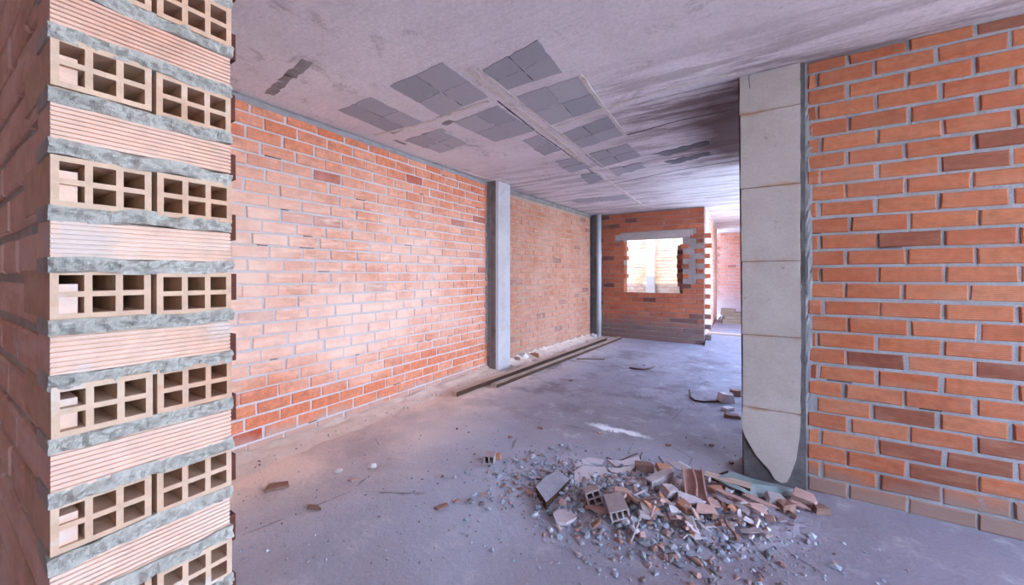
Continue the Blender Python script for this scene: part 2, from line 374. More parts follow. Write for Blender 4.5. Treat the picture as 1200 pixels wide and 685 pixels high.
def hollow_brick(bm, w, h, l, nx=3, nz=2, t=.009, mi=0, depth=None, xf=None, broken=0.0, rnd=R):
    """hollow clay brick with open cells: end face at y=0, body to y=l, x 0..w, z 0..h"""
    xf = xf or (lambda p: p)
    depth = depth or l * .95
    cw = (w - t * (nx + 1)) / nx; chh = (h - t * (nz + 1)) / nz
    xs = [0.0]; zs = [0.0]
    for i in range(nx): xs += [xs[-1] + t, xs[-1] + t + cw]
    xs.append(w)
    for i in range(nz): zs += [zs[-1] + t, zs[-1] + t + chh]
    zs.append(h)
    V = {}
    def v(x, y, z):
        k = (round(x, 5), round(y, 5), round(z, 5))
        if k not in V: V[k] = bm.verts.new(xf(Vector((x, y, z))))
        return V[k]
    def q(*p):
        f = bm.faces.new([v(*a) for a in p]); f.material_index = mi
    for i in range(len(xs) - 1):
        for j in range(len(zs) - 1):
            a, b, c, d = xs[i], xs[i + 1], zs[j], zs[j + 1]
            if i % 2 and j % 2:
                q((a, 0, c), (a, depth, c), (b, depth, c), (b, 0, c)); q((a, 0, d), (b, 0, d), (b, depth, d), (a, depth, d))
                q((a, 0, c), (a, 0, d), (a, depth, d), (a, depth, c)); q((b, 0, c), (b, depth, c), (b, depth, d), (b, 0, d))
                q((a, depth, c), (a, depth, d), (b, depth, d), (b, depth, c))
            else:
                q((a, 0, c), (b, 0, c), (b, 0, d), (a, 0, d))
    n = 8
    for i in range(len(xs) - 1):
        q((xs[i], 0, 0), (xs[i], l, 0), (xs[i + 1], l, 0), (xs[i + 1], 0, 0)); q((xs[i], 0, h), (xs[i + 1], 0, h), (xs[i + 1], l, h), (xs[i], l, h))
        for j in range(len(zs) - 1):
            q((xs[i], l, zs[j]), (xs[i], l, zs[j + 1]), (xs[i + 1], l, zs[j + 1]), (xs[i + 1], l, zs[j]))
    for j in range(len(zs) - 1):
        q((0, 0, zs[j]), (0, 0, zs[j + 1]), (0, l, zs[j + 1]), (0, l, zs[j])); q((w, 0, zs[j]), (w, l, zs[j]), (w, l, zs[j + 1]), (w, 0, zs[j + 1]))

def rough_slab(bm, fr, u0, u1, z0, z1, out, amp, nu=20, nz=4, mi=0, back=.05, seed=0.0):
    """a squeezed mortar bed: a grid face that bulges out, closed to the back"""
    g = []
    for j in range(nz + 1):
        row = []
        for i in range(nu + 1):
            a, b = i / nu, j / nz
            u, z = u0 + (u1 - u0) * a, z0 + (z1 - z0) * b
            e = 1 - (2 * b - 1) ** 2
            nn = mnoise.noise(Vector((u * 55, z * 80, seed))) + .5 * mnoise.noise(Vector((u * 130, z * 150, seed)))
            n2 = mnoise.noise(Vector((u * 14 + 5, seed, 2.0)))
            zz = z + (.008 * n2 if j in (0, nz) else 0)
            row.append(bm.verts.new(fr(u, zz, out * (.25 + .75 * e) + amp * (nn + .4 * n2) * (.4 + e))))
        g.append(row)
    for j in range(nz):
        for i in range(nu):
            bm.faces.new((g[j][i], g[j][i + 1], g[j + 1][i + 1], g[j + 1][i])).material_index = mi
    bk = [bm.verts.new(fr(u, z, -back)) for u, z in ((u0, z0), (u1, z0), (u1, z1), (u0, z1))]
    bm.faces.new(bk[::-1]).material_index = mi
    bm.faces.new([bk[0], bk[1]] + g[0][::-1]).material_index = mi
    bm.faces.new([bk[3]] + g[nz] + [bk[2]]).material_index = mi
    bm.faces.new([bk[0]] + [g[j][0] for j in range(nz + 1)] + [bk[3]]).material_index = mi
    bm.faces.new([bk[1], bk[2]] + [g[j][nu] for j in range(nz, -1, -1)]).material_index = mi

# ------------------------------------------------------------------ floor
FX0, FX1 = -3.3, 3.4
bm = bmesh.new()
box(bm, FX0, FX1, -3.1, 8.3, -.2, 0)
struct('floor', bm, 'floor')
bm = bmesh.new(); box(bm, FX1, 16, -12, 20, -.4, -.06); box(bm, -.8, FX1, 8.3, 20, -.4, -.06); box(bm, -16, FX0, -12, 20, -.4, -.06)
box(bm, FX0, -.8, 8.3, 20, -.4, -.06); box(bm, FX0, FX1, -12, -3.1, -.4, -.06)
struct('ground', bm, 'ground')
# raised floor beyond the opening, its edge a plastered slope
bm = bmesh.new()
hexa(bm, [(-.70, 7.78, 0.0), (1.2, 7.74, 0.0), (1.2, 13.4, -.2), (-.70, 13.4, -.2), (-.70, 8.14, .16), (1.2, 8.12, .16), (1.2, 13.4, .16), (-.70, 13.4, .16)], 1)
for f in bm.faces: f.material_index = 1
bm.faces.ensure_lookup_table()
for f in bm.faces:
    f.normal_update()
    if f.normal.z > .9: f.material_index = 0
struct('floor_corridor', bm, ['floor', 'white_step'])

# ------------------------------------------------------------------ ceiling with its vault blocks
bm = bmesh.new()
box(bm, FX0, FX1, -3.1, 5.0, CEIL, CEIL + .28)
box(bm, FX0, 1.0, 5.0, 8.3, CEIL, CEIL + .28)
box(bm, -.80, 1.0, 8.3, 13.5, CEIL, CEIL + .28)
box(bm, -6.2, -.80, 8.3, 10.5, CEIL + .004, CEIL + .28)  # unseen slab added over the courtyard to cut its sky light
box(bm, -6.2, FX0, 8.0, 8.3, CEIL + .004, CEIL + .28)

def patch(bm, pts, mi, drop, jit=.008, rough=True, rnd=random.Random(3)):
    """an irregular flat patch standing DROP below the slab"""
    ring = []
    n = len(pts)
    for i in range(n):
        a, b = pts[i], pts[(i + 1) % n]
        k = max(2, int((b - a).length / .05))
        for s in range(k):
            p = a.lerp(b, s / k)
            ring.append((p.x + rnd.uniform(-jit, jit), p.y + rnd.uniform(-jit, jit)))
    lo = [bm.verts.new((x, y, CEIL - drop)) for x, y in ring]; up = [bm.verts.new((x, y, CEIL + .004)) for x, y in ring]
    f = bm.faces.new(lo); f.material_index = mi
    if f.calc_center_median() and f.normal.z > 0: f.normal_flip()
    for i in range(len(ring)):
        k = (i + 1) % len(ring); bm.faces.new((lo[i], up[i], up[k], lo[k])).material_index = mi

def coffer(q, nu=2, nv=2, drop=.003, jit=.006):
    """four pixel corners, split in nu x nv blocks with a dark joint across"""
    a, b, c, d = [P(x, y, CEIL) for x, y in q]
    S = lambda s, t: a.lerp(b, s).lerp(d.lerp(c, s), t)
    g = .007
    for i in range(nu):
        for j in range(nv):
            s0, s1, t0, t1 = i / nu + g, (i + 1) / nu - g, j / nv + g, (j + 1) / nv - g
            sh = lambda s: min(max(s + R.uniform(-.02, .02) * (0 if s in (0, 1) else 1), 0), 1)
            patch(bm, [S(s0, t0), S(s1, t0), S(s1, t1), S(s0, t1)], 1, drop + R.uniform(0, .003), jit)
    if nu > 1:
        for k in range(1, nu):
            s = k / nu
            patch(bm, [S(s - g * .9, .02), S(s + g * .9, .02), S(s + g * .9, .98), S(s - g * .9, .98)], 2, .0015, .003)
coffer([(565, 82), (630, 46), (660, 84), (594, 105)])
coffer([(604, 113), (680, 88), (706, 126), (643, 147)])
coffer([(655, 157), (713, 136), (731, 158), (679, 174)])
coffer([(685, 181), (736, 168), (752, 183), (704, 196)])
coffer([(709, 199), (752, 190), (757, 196), (722, 206)], 2, 1, jit=.02)
coffer([(766, 180), (826, 165), (833, 168), (780, 183)], 2, 1, jit=.02)
coffer([(779, 189), (831, 178), (835, 181), (788, 192)], 2, 1, jit=.02)
coffer([(531, 143), (583, 123), (628, 153), (580, 166)])
coffer([(612, 165), (631, 157), (657, 175), (638, 182)], 1, 2, jit=.012)
coffer([(650, 189), (675, 184), (693, 196), (668, 202)], 1, 2, jit=.015)
coffer([(680, 205), (698, 202), (708, 210), (691, 216)], 1, 1, jit=.02)
coffer([(668, 234), (735, 228), (740, 233), (675, 238)], 2, 1, jit=.03)
coffer([(396, 129), (434, 113), (496, 142), (461, 157)])
coffer([(474, 165), (514, 150), (549, 168), (516, 179)], jit=.016)
coffer([(456, 100), (520, 72), (573, 113), (516, 135)])
# rows nearer than the picture's edge, the same grid carried on
coffer([(330, 50), (380, 30), (430, 70), (385, 88)]) if False else None
# lips of cement left along the joists
def lip(pts, w, drop, mi=3):
    pts = [P(x, y, CEIL) for x, y in pts]
    for a, b in zip(pts, pts[1:]):
        d = (b - a).normalized(); s = Vector((-d.y, d.x, 0)) * w / 2
        patch(bm, [a - s, b - s, b + s, a + s], mi, drop, w * .22)
lip([(548, 80), (584, 110), (630, 146), (677, 184), (715, 214), (752, 240)], .05, .004)
lip([(560, 80), (597, 110), (636, 140), (686, 178), (722, 206)], .02, .006)
lip([(583, 118), (626, 152)], .014, .002, 2)
lip([(627, 153), (660, 176), (700, 206)], .012, .002, 2)
lip([(680, 88), (707, 125), (716, 137), (733, 158)], .03, .005)
lip([(640, 152), (706, 129), (790, 101), (862, 86)], .03, .003, 3)
lip([(315, 110), (322, 103), (331, 96), (340, 89), (350, 81), (362, 72)], .06, .002, 4)
lip([(497, 158), (520, 152)], .06, .0015, 4)
lip([(520, 146), (530, 141)], .05, .0015, 4)
lip([(462, 164), (476, 169)], .05, .0015, 4)
lip([(514, 138), (573, 118)], .03, .006)
lip([(440, 158), (512, 140)], .03, .006)
lip([(716, 216), (790, 200), (868, 187)], .012, .002, 2)
lip([(826, 232), (866, 228)], .02, .002, 2)
lip([(735, 158), (800, 140), (862, 128)], .012, .002, 2)
lip([(530, 196), (566, 208), (598, 213)], .02, .006)
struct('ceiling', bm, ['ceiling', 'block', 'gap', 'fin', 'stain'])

# ------------------------------------------------------------------ walls
XL = -3.18
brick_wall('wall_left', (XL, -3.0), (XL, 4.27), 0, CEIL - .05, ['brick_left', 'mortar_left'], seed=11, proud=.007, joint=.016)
bm = bmesh.new()
fr, L = frame((XL, -3.0), (XL, 4.27))
rough_slab(bm, fr, 0, L, CEIL - .06, CEIL - .008, .012, .006, 220, 2, 0, .1, 3.0)
rough_slab(bm, fr, L - .05, L, 0.0, CEIL - .05, .010, .014, 3, 60, 0, .05, 9.0)
struct('trim_1', bm, 'mortar_right')
B0, B1 = (-3.17, 4.60), (-2.955, 7.70)
brick_wall('wall_left_recess', B0, B1, 0, CEIL - .07, ['brick_bay', 'mortar_bay'], seed=5, proud=.004, course=.0985, bl=.25)
bm = bmesh.new()
fr, L = frame(B0, B1)
rough_slab(bm, fr, 0, L, CEIL - .08, CEIL, .03, .012, 90, 3, 0, .1, 4.0)
struct('trim_2', bm, 'pillar_side')  # dark strip in place of the shadow gap under the slab
# end wall with its window opening
YE = 7.95
EX0, EX1 = -2.87, -.717
wx0, wx1, wz0, wz1 = -2.28 - EX0, -1.107 - EX0, .975, 2.115
we, fr, L = brick_wall('wall_end', (EX0, YE), (EX1, YE), 0, CEIL - .01, ['brick_end', 'mortar_end'], holes=[(wx0, wx1, wz0, wz1)], thick=.24,
                       seed=21, vjoint=.007, deep_ends=True, tooth=.05, proud=.007, missing=[(.42, 1.96, 2.11, 2.26), (1.86, 2.02, 1.1, 2.1)])
bm = bmesh.new()
rough_slab(bm, fr, .40, 1.95, 2.105, 2.245, .014, .006, 60, 4, 0, .2, 1.0)
struct('lintel', bm, 'lintel', we)
bm = bmesh.new()   # open-ended hollow bricks that face the room along the corner, and the stubs that stick out past it
for k in range(27):
    z = .004 + k * .0985
    if k % 2 == 0 and z < 2.6:
        hollow_brick(bm, .115, .085, .10, 1, 1, .014, 0, None, lambda p, z=z: Vector((EX1 - .125 + p.x, YE - .014 + p.y, z + p.z)))
    if k % 2 == 1 and z < 2.12:
        f2 = lambda u, zz, o: (EX1 + u, YE + .02 - o, zz)
        brick(bm, f2, -.02, .105 + R.uniform(-.015, .02), z, z + .085, .0, .11, 0)
struct('toothing', bm, 'brick_end', we)
# a second skin of brick behind the opening's right edge
bm = bmesh.new()
f3 = lambda u, zz, o: (u, 8.52 - o, zz)
for k in range(9):
    z = 1.10 + k * .0985
    x0 = -1.31 + (.05 if k in (0, 8) else 0) + (.012 if k % 2 else 0)
    brick(bm, f3, x0, -1.02, z, z + .088, 0, .11, 0)
box(bm, -1.29, -1.0, 8.525, 8.63, 1.10, 1.985, 1)
box(bm, -1.235, -1.0, 8.42, 8.64, 0, 1.10, 1)
struct('wall_pier', bm, ['brick_end', 'mortar_end'])
# wall beside the opening running away behind the end wall
W0, W1 = (-.717, 8.19), (-.775, 12.2)
wc, fr, L = brick_wall('wall_corridor', W0, W1, 0, CEIL, ['brick_sun', 'mortar_sun'], seed=31, thick=.12)
bm = bmesh.new()
for k in range(27):
    z = .004 + k * .0985
    if k % 2 == 1 and .95 < z < 2.1:
        f2 = lambda u, zz, o: (-.775 + u, 11.75 - o, zz)
        brick(bm, f2, -.02, .09 + R.uniform(-.015, .02), z, z + .085, 0, .11, 0)
struct('toothing', bm, 'brick_sun', wc)
brick_wall('wall_far', (-.9, 13.2), (2.0, 13.2), .1, CEIL, ['brick_far', 'mortar_left'], seed=41)
brick_wall('wall_daylight_block', (1.0, 9.6), (1.0, 13.2), 0, CEIL, ['brick_far', 'mortar_left'], seed=42, flip=True)  # unseen wall added to keep some daylight out of the corridor
# courtyard behind the window
brick_wall('wall_courtyard', (-6.0, 11.6), (-.9, 11.6), -.1, 3.6, ['brick_court', 'mortar_bay'], seed=51)
brick_wall('wall_courtyard_side', (-6.0, 8.2), (-6.0, 11.6), -.1, 3.6, ['brick_court', 'mortar_bay'], seed=52)
# right wall and the wall behind the pillar
brick_wall('wall_right', (.32, 2.93), (3.4, 2.93), 0, CEIL, ['brick_right', 'mortar_right'], seed=61, course=.1005, bl=.262, joint=.017, proud=.006, off=.07, thick=.2)
bm = bmesh.new()
fr, L = frame((.30, 2.93), (3.4, 2.93))
rough_slab(bm, fr, 0, .045, 0, CEIL, .008, .0045, 4, 70, 0, .05, 12.0)
struct('trim_3', bm, 'mortar_right')
brick_wall('wall_side', (1.2, 3.13), (1.2, 5.0), 0, CEIL, ['brick_right', 'mortar_right'], seed=62, flip=True)
brick_wall('wall_back', (3.4, -3.0), (-3.18, -3.0), 0, CEIL, ['brick_right', 'mortar_right'], seed=63)

brick_wall('wall_front', (3.4, -3.0), (3.4, -.6), 0, CEIL, ['brick_right', 'mortar_right'], seed=64, flip=True)

# ------------------------------------------------------------------ foreground jamb: courses of open brick ends and ribbed bricks
XJ, YJ0, YJ1 = -.961, .115, .363
bm = bmesh.new()
frj = lambda u, z, o: (XJ + o + (z - 1.3) * -.006, YJ0 + u, z)     # u along +Y, out along +X
CJ = .0953
rj = random.Random(77)
for k in range(-14, 14):
    zc = 1.316 + k * CJ
    if zc < .03 or zc > CEIL - .03: continue
    hh = .0415 if k % 2 == 0 else .0335
    if k % 2 == 0:      # two open ends side by side
        for m in range(2):
            u0 = .002 + m * .126; o = rj.uniform(-.006, .004); dz = rj.uniform(-.003, .003)
            hollow_brick(bm, .119, hh * 2, .26, 3, 2, .0092, 0, .25, lambda p, u0=u0, o=o, zc=zc, dz=dz: Vector(frj(u0 + p.x, zc - hh + dz + p.z, o - p.y)))
    else:               # the long ribbed side of one brick
        z0, z1 = zc - hh + rj.uniform(-.003, .003), zc + hh - .004
        o = rj.uniform(-.008, .002); nr = 8
        prof = [(z0, -.004)]
        for r in range(nr):
            a = z0 + (z1 - z0) * (r + .12) / nr; b = z0 + (z1 - z0) * (r + .68) / nr; c = z0 + (z1 - z0) * (r + .8) / nr; d = z0 + (z1 - z0) * (r + .98) / nr
            prof += [(a, 0), (b, 0), (c, -.0042), (d, -.0042)]
        prof.append((z1, -.004))
        nu = 14; rows = []
        for z, dp in prof:
            rows.append([bm.verts.new(frj(.002 + .244 * i / nu, z, o + dp + .0012 * mnoise.noise(Vector((i * .9, z * 30, k))))) for i in range(nu + 1)])
        for r0, r1 in zip(rows, rows[1:]):
            for i in range(nu): bm.faces.new((r0[i], r0[i + 1], r1[i + 1], r1[i])).material_index = 1
        bk = [bm.verts.new(frj(u, z, -.11)) for u, z in ((.002, z0), (.246, z0), (.246, z1), (.002, z1))]
        for seq in ([bk[0], bk[1]] + rows[0][::-1], [bk[3]] + rows[-1] + [bk[2]], [bk[1], bk[2]] + [r[-1] for r in rows[::-1]], [bk[0]] + [r[0] for r in rows] + [bk[3]]):
            bm.faces.new(seq).material_index = 1
    zb = zc + hh - .001
    rough_slab(bm, frj, -.001, .2485, zb - .003, zb + CJ - .075 + .002,   .006, .012, 90, 8, 2, .1, k * 1.7)
    if k % 2 == 0 and k == -8:
        rough_slab(bm, frj, .15, .24, zc - hh - .004, zc - hh + .018 + .006 * (k % 3), .004, .012, 20, 5, 2, .05, k * 2.1)
# body of that wall behind its end
box(bm, -3.1, XJ - .27, YJ0 + .012, YJ1 - .012, 0, CEIL, 2)
frn = lambda u, z, o: (XJ - .004 - u, YJ0 + .012 - o, z)
for k in range(28):
    z = .02 + k * CJ
    u = 0 if k % 2 else .122
    while u < 2.1:
        brick(bm, frn, u + .006, u + .24, z, z + .074, .008, .02, 1, .005, rj); u += .25
# second skin, set back, with dark stubs that stick out in every other course
box(bm, -3.1, -1.62, YJ1 + .06, .54, 0, CEIL, 2)
for k in range(-14, 14, 2):
    zc = 1.311 + k * CJ * 1.02
    if zc < .05 or zc > CEIL - .05: continue
    f2 = lambda u, zz, o: (u, .432 - o, zz)
    brick(bm, f2, -1.75, -1.425 + rj.uniform(-.006, .006), zc - .042, zc + .042, 0, .117, 3, .004, rj)
struct('wall_jamb', bm, ['clay', 'clay_rib', 'mortar_jamb', 'brick_dark'])

# ------------------------------------------------------------------ pillars
def pillar_thing(name, label):
    e = bpy.data.objects.new(name, None); C.objects.link(e); tag(e, label, 'pillar', None); return e
YP = 2.89
t = pillar_thing('concrete_pillar', 'broad pale concrete pillar with rusty formwork joints beside the orange brick wall')
bm = bmesh.new()
bx = [(-.030, YP + .008), (.312, YP + .008), (.312, YP + .34), (-.030, YP + .34)]
hexa(bm, [(x, y, 0) for x, y in bx] + [(x + (-.026 if x < 0 else -.006), y, CEIL) for x, y in bx])
bmesh.ops.bevel(bm, geom=[e for e in bm.edges if abs(e.verts[0].co.z - e.verts[1].co.z) > 1], offset=.008, segments=2, affect='EDGES')
obj('core', bm, 'pillar_core', t)
edge_l = [(866.2, 474), (869.3, 500), (874, 512), (879, 521), (886, 533), (894, 542), (901, 549), (905, 556), (908, 561), (915, 565), (922, 564.5), (926, 557), (929, 550), (933, 538), (935, 526), (937, 512), (938, 500), (938.5, 482)]
def skin(bm, ring, th=.012):
    fr_ = [bm.verts.new((p.x, YP - .004, p.z)) for p in ring]; bk_ = [bm.verts.new((p.x, YP + .0085, p.z)) for p in ring]
    bm.faces.new(fr_)
    for i in range(len(ring)):
        k = (i + 1) % len(ring); bm.faces.new((fr_[i], bk_[i], bk_[k], fr_[k]))
    bmesh.ops.triangulate(bm, faces=[f for f in bm.faces if len(f.verts) > 4], ngon_method='EAR_CLIP')
    bmesh.ops.recalc_face_normals(bm, faces=bm.faces)
ZJ = [CEIL] + JO
for i, (za, zb) in enumerate(zip(ZJ, ZJ[1:] + [None])):
    xl = lambda z: -.030 - .026 * z / CEIL + .006
    xr = lambda z: .287 - .006 * z / CEIL
    ring = []
    if zb is not None:
        g = .002
        for s in range(13): ring.append(Vector((xr(za) + .007 * mnoise.noise(Vector((0, (za + (zb - za) * s / 12) * 16, 3))), 0, za - g + (zb - za + 2 * g) * s / 12)))
        for s in range(7): ring.append(Vector((xl(zb) + .003 * mnoise.noise(Vector((1, s * .7, i))), 0, zb + g + (za - zb - 2 * g) * s / 6)))
    else:
        pts = [PY(x, y, YP) for x, y in edge_l]
        ring = [Vector((xr(za), 0, za - .002)), *[p + Vector((.003 * mnoise.noise(Vector((q * 1.3, 0, 0))), 0, 0)) for q, p in reversed(list(enumerate(pts)))][:-1], Vector((xl(za), 0, za - .002))]
    bm = bmesh.new(); skin(bm, ring)
    obj('concrete_facing', bm, 'pillar_skin', t)
bm = bmesh.new()   # crack near the top
pc = [PY(*q, YP - .0046) for q in ((877, 70), (878.5, 84), (877.5, 92), (879, 104))]
for a, b in zip(pc, pc[1:]):
    v = [bm.verts.new(a + Vector((s, 0, 0))) for s in (-.0022, .0022)] + [bm.verts.new(b + Vector((s, 0, 0))) for s in (.0018, -.0018)]
    bm.faces.new(v)
c_ = obj('crack', bm, 'gap', t)

t = pillar_thing('concrete_pillar', 'slim bluish grey concrete pillar between the two lengths of left brick wall')
bm = bmesh.new()
bx = [(-3.30, 4.28), (-3.045, 4.28), (-3.02, 4.31), (-3.005, 4.59), (-3.30, 4.60)]
lo = [bm.verts.new((x, y, 0)) for x, y in bx]; up = [bm.verts.new((x, y, CEIL)) for x, y in bx]
bm.faces.new(lo[::-1]); bm.faces.new(up)
for i in range(5):
    k = (i + 1) % 5; f = bm.faces.new((lo[i], lo[k], up[k], up[i])); f.material_index = 1 if i == 0 else 0
obj('shaft', bm, ['pillar_grey', 'pillar_side'], t)
bm = bmesh.new()
frp = lambda u, z, o: (-3.175 + u, 4.281 - o, z)
rough_slab(bm, frp, 0, .045, 0, CEIL, .004, .007, 3, 60, 0, .02, 5.0)
obj('mortar_edge', bm, 'mortar_right', t)

t = pillar_thing('concrete_pillar', 'dark recessed concrete corner pillar behind the grey downpipe')
bm = bmesh.new(); box(bm, -3.3, -2.86, 7.94, 8.2, 0, CEIL, 0); box(bm, -3.3, -3.08, 7.60, 7.94, 0, CEIL, 0)
obj('shaft', bm, 'pillar_side', t)
bm = bmesh.new(); rough_slab(bm, lambda u, z, o: (-2.875 + u, 7.946 - o, z), .0, .12, 0, CEIL, .006, .012, 5, 50, 0, .02, 8.0)
obj('mortar_edge', bm, 'pillar_side', t)
bm = bmesh.new(); rough_slab(bm, lambda u, z, o: (-2.965 + o, 7.66 + u, z), .0, .05, 0, CEIL, .01, .008, 3, 50, 0, .05, 2.0)
obj('mortar_edge', bm, 'pillar_side', t)

# downpipe
def tube(bm, pts, r, seg=14, cap=True, mi=0):
    rings = []
    for i, p in enumerate(pts):
        p = Vector(p)
        d = (Vector(pts[min(i + 1, len(pts) - 1)]) - Vector(pts[max(i - 1, 0)])).normalized()
        up = Vector((0, 0, 1)) if abs(d.z) < .9 else Vector((1, 0, 0))
        a = d.cross(up).normalized(); b = a.cross(d).normalized()
        rr = r[i] if isinstance(r, (list, tuple)) else r
        rings.append([bm.verts.new(p + (a * math.cos(2 * math.pi * k / seg) + b * math.sin(2 * math.pi * k / seg)) * rr) for k in range(seg)])
    for r0, r1 in zip(rings, rings[1:]):
        for k in range(seg):
            j = (k + 1) % seg; bm.faces.new((r0[k], r0[j], r1[j], r1[k])).material_index = mi
    if cap:
        bm.faces.new(rings[0][::-1]).material_index = mi; bm.faces.new(rings[-1]).material_index = mi
e = bpy.data.objects.new('downpipe', None); C.objects.link(e); e.location = (-2.80, 7.84, 0)
tag(e, 'light grey plastic downpipe standing in the far left corner', 'pipe')
bm = bmesh.new(); tube(bm, [(0, 0, 0), (0, 0, CEIL)], .05, 24); o = obj('pipe', bm, 'pvc', e, True)
bm = bmesh.new(); tube(bm, [(0, 0, 1.72), (0, 0, 1.74), (0, 0, 1.82), (0, 0, 1.84)], [.051, .057, .057, .051], 24, False); obj('collar', bm, 'pvc', e, True)

# ------------------------------------------------------------------ debris helpers
def place(o, p, rz=0, rx=0, ry=0):
    o.location = p; o.rotation_euler = (rx, ry, rz); return o

HC = P(775, 592)
def mound(x, y):
    dx, dy = (x - HC.x), (y - HC.y)
    a = dx * .93 + dy * .36; b = -dx * .36 + dy * .93
    h = .10 * math.exp(-(a / .62) ** 2 - (b / .30) ** 2) - .018
    h += .012 * mnoise.noise(Vector((x * 7, y * 7, 0))) * (1 if h > .01 else 0)
    return h

_sd = [100]
def shard_bm(L, W, T, seed, mi=0, bend=0.0):
    rnd = random.Random(seed)
    if T > .028:       # a lump of brick: square sides, one broken end
        k = rnd.uniform(.05, .3)
        ring = [(-L / 2, -W / 2), (L / 2 - k * L * rnd.random(), -W / 2), (L / 2, -W * rnd.uniform(-.1, .3)), (L / 2 - k * L, W / 2 - W * .1 * rnd.random()), (-L / 2 + L * .1 * rnd.random(), W / 2)]
        sk = rnd.uniform(.75, 1.0)
    else:              # a flat splinter with straight broken edges
        n = rnd.choice((3, 4, 4, 5))
        ring = []
        a0 = rnd.uniform(0, 6.28)
        for i in range(n):
            a = a0 + 2 * math.pi * (i + rnd.uniform(-.33, .33)) / n
            ring.append((math.cos(a), math.sin(a)))
        x0, x1 = min(x for x, _ in ring), max(x for x, _ in ring); y0, y1 = min(y for _, y in ring), max(y for _, y in ring)
        ring = [((x - (x0 + x1) / 2) / (x1 - x0) * L, (y - (y0 + y1) / 2) / (y1 - y0) * W) for x, y in ring]
        T *= .75; sk = .97
    # break up the long edges a little
    out = []
    for i, p in enumerate(ring):
        q = ring[(i + 1) % len(ring)]
        out.append(p)
        d = math.hypot(q[0] - p[0], q[1] - p[1])
        if d > .05:
            f = rnd.uniform(.35, .65); e = rnd.uniform(-.05, .05) * d
            out.append((p[0] + (q[0] - p[0]) * f - (q[1] - p[1]) / d * e, p[1] + (q[1] - p[1]) * f + (q[0] - p[0]) / d * e))
    ring = out; n = len(ring)
    bm = bmesh.new()
    j = lambda: rnd.uniform(-.1, .1) * T
    zb = lambda x: bend * (1 - (2 * x / L) ** 2)
    lo = [bm.verts.new((x * .98, y * .98, -T / 2 + zb(x))) for x, y in ring]
    up = [bm.verts.new((x * sk, y * sk, T / 2 + j() + zb(x))) for x, y in ring]
    f0 = bm.faces.new(lo[::-1]); f1 = bm.faces.new(up)
    for i in range(n):
        k = (i + 1) % n; bm.faces.new((lo[i], lo[k], up[k], up[i]))
    bmesh.ops.triangulate(bm, faces=[f0, f1], ngon_method='EAR_CLIP')
    bmesh.ops.bevel(bm, geom=[e for e in bm.edges if e.calc_face_angle(0) > .6], offset=min(.0025, T * .12), segments=1, affect='EDGES')
    return bm

def shard(name, px, py, L, W, T, mat, rz, label, group=None, tilt=(0, 0), lift=None, cat='rubble', bend=0.0):
    _sd[0] += 1
    o = obj(name, shard_bm(L, W, T, _sd[0], 0, bend), mat)
    p = P(px, py, 0); g = max(mound(p.x, p.y), 0)
    z = g if lift is None else lift
    p = P(px, py, z); 
    ext = abs(math.sin(tilt[0])) * W / 2 + abs(math.sin(tilt[1])) * L / 2
    p.z = z + T / 2 + ext * .8 - .001
    place(o, p, rz, *tilt)
    return tag(o, label, cat, group)

def lump(name, px, py, r, mat, label, cat='stone', sq=.7, z=0.0, group=None, sx=1.0):
    bm = bmesh.new(); bmesh.ops.create_icosphere(bm, subdivisions=3, radius=r)
    _sd[0] += 1
    for v in bm.verts:
        k = 1 + .35 * mnoise.noise(v.co / r * 1.1 + Vector((_sd[0], 0, 0))) + .1 * mnoise.noise(v.co / r * 3 + Vector((0, _sd[0], 0)))
        v.co = Vector((v.co.x * k * sx, v.co.y * k, max(v.co.z * k * sq, -r * sq * .7)))
    o = obj(name, bm, mat)
    p = P(px, py, z); p.z = z + r * sq * .7 - .001
    return tag(place(o, p, R.uniform(0, 6)), label, cat, group)

def hollow_obj(name, px, py, w, h, l, nx, nz, mat, rot, label, z=None, cat='brick', group=None, t=.008, jag=0.0):
    bm = bmesh.new()
    hollow_brick(bm, w, h, l, nx, nz, t, 0, l * .9, lambda p: Vector((p.x - w / 2, p.y - l / 2, p.z)))
    if jag:
        for v in bm.verts:
            if v.co.y > l / 2 - .001 : v.co.y += jag * mnoise.noise(v.co * 30)
    o = obj(name, bm, mat)
    p = P(px, py, 0); g = max(mound(p.x, p.y), 0) if z is None else z
    p = P(px, py, g + h / 2); p.z = g
    place(o, p, rot[2], rot[0], rot[1])
    bpy.context.view_layer.update()
    lo = min((o.matrix_world @ v.co).z for v in o.data.vertices)
    o.location.z += g - lo + .0005
    return tag(o, label, cat, group)

# ------------------------------------------------------------------ dust banks and grit
bm = bmesh.new()
def bank(line, w, h, seed):
    nseg = 90; k = 6
    rows = []
    for i in range(nseg + 1):
        s = i / nseg; q = s * (len(line) - 1); a = min(int(q), len(line) - 2); p = Vector(line[a]).lerp(Vector(line[a + 1]), q - a)
        row = []
        for j in range(k + 1):
            f = j / k
            ww = w * (1 + .5 * mnoise.noise(Vector((s * 14, seed, 0))))
            z = h * (1 - f) ** 1.6 * (1 + .6 * mnoise.noise(Vector((s * 30, f * 3, seed)))) - .004 * f
            row.append(bm.verts.new((p.x + ww * f, p.y, max(z, -.003))))
        rows.append(row)
    for r0, r1 in zip(rows, rows[1:]):
        for j in range(k): bm.faces.new((r0[j], r0[j + 1], r1[j + 1], r1[j]))
bank([(XL + .012, .56), (XL + .012, 4.27)], .30, .05, 1.0)
bank([(-3.158, 4.62), (-2.945, 7.64)], .26, .075, 2.0)
rg = random.Random(5)
_t = bmesh.new(); bmesh.ops.create_icosphere(_t, subdivisions=1, radius=1.0); _t.verts.ensure_lookup_table(); _t.verts.index_update()
ICO_V = [v.co.copy() for v in _t.verts]; ICO_F = [[v.index for v in f.verts] for f in _t.faces]; _t.free()
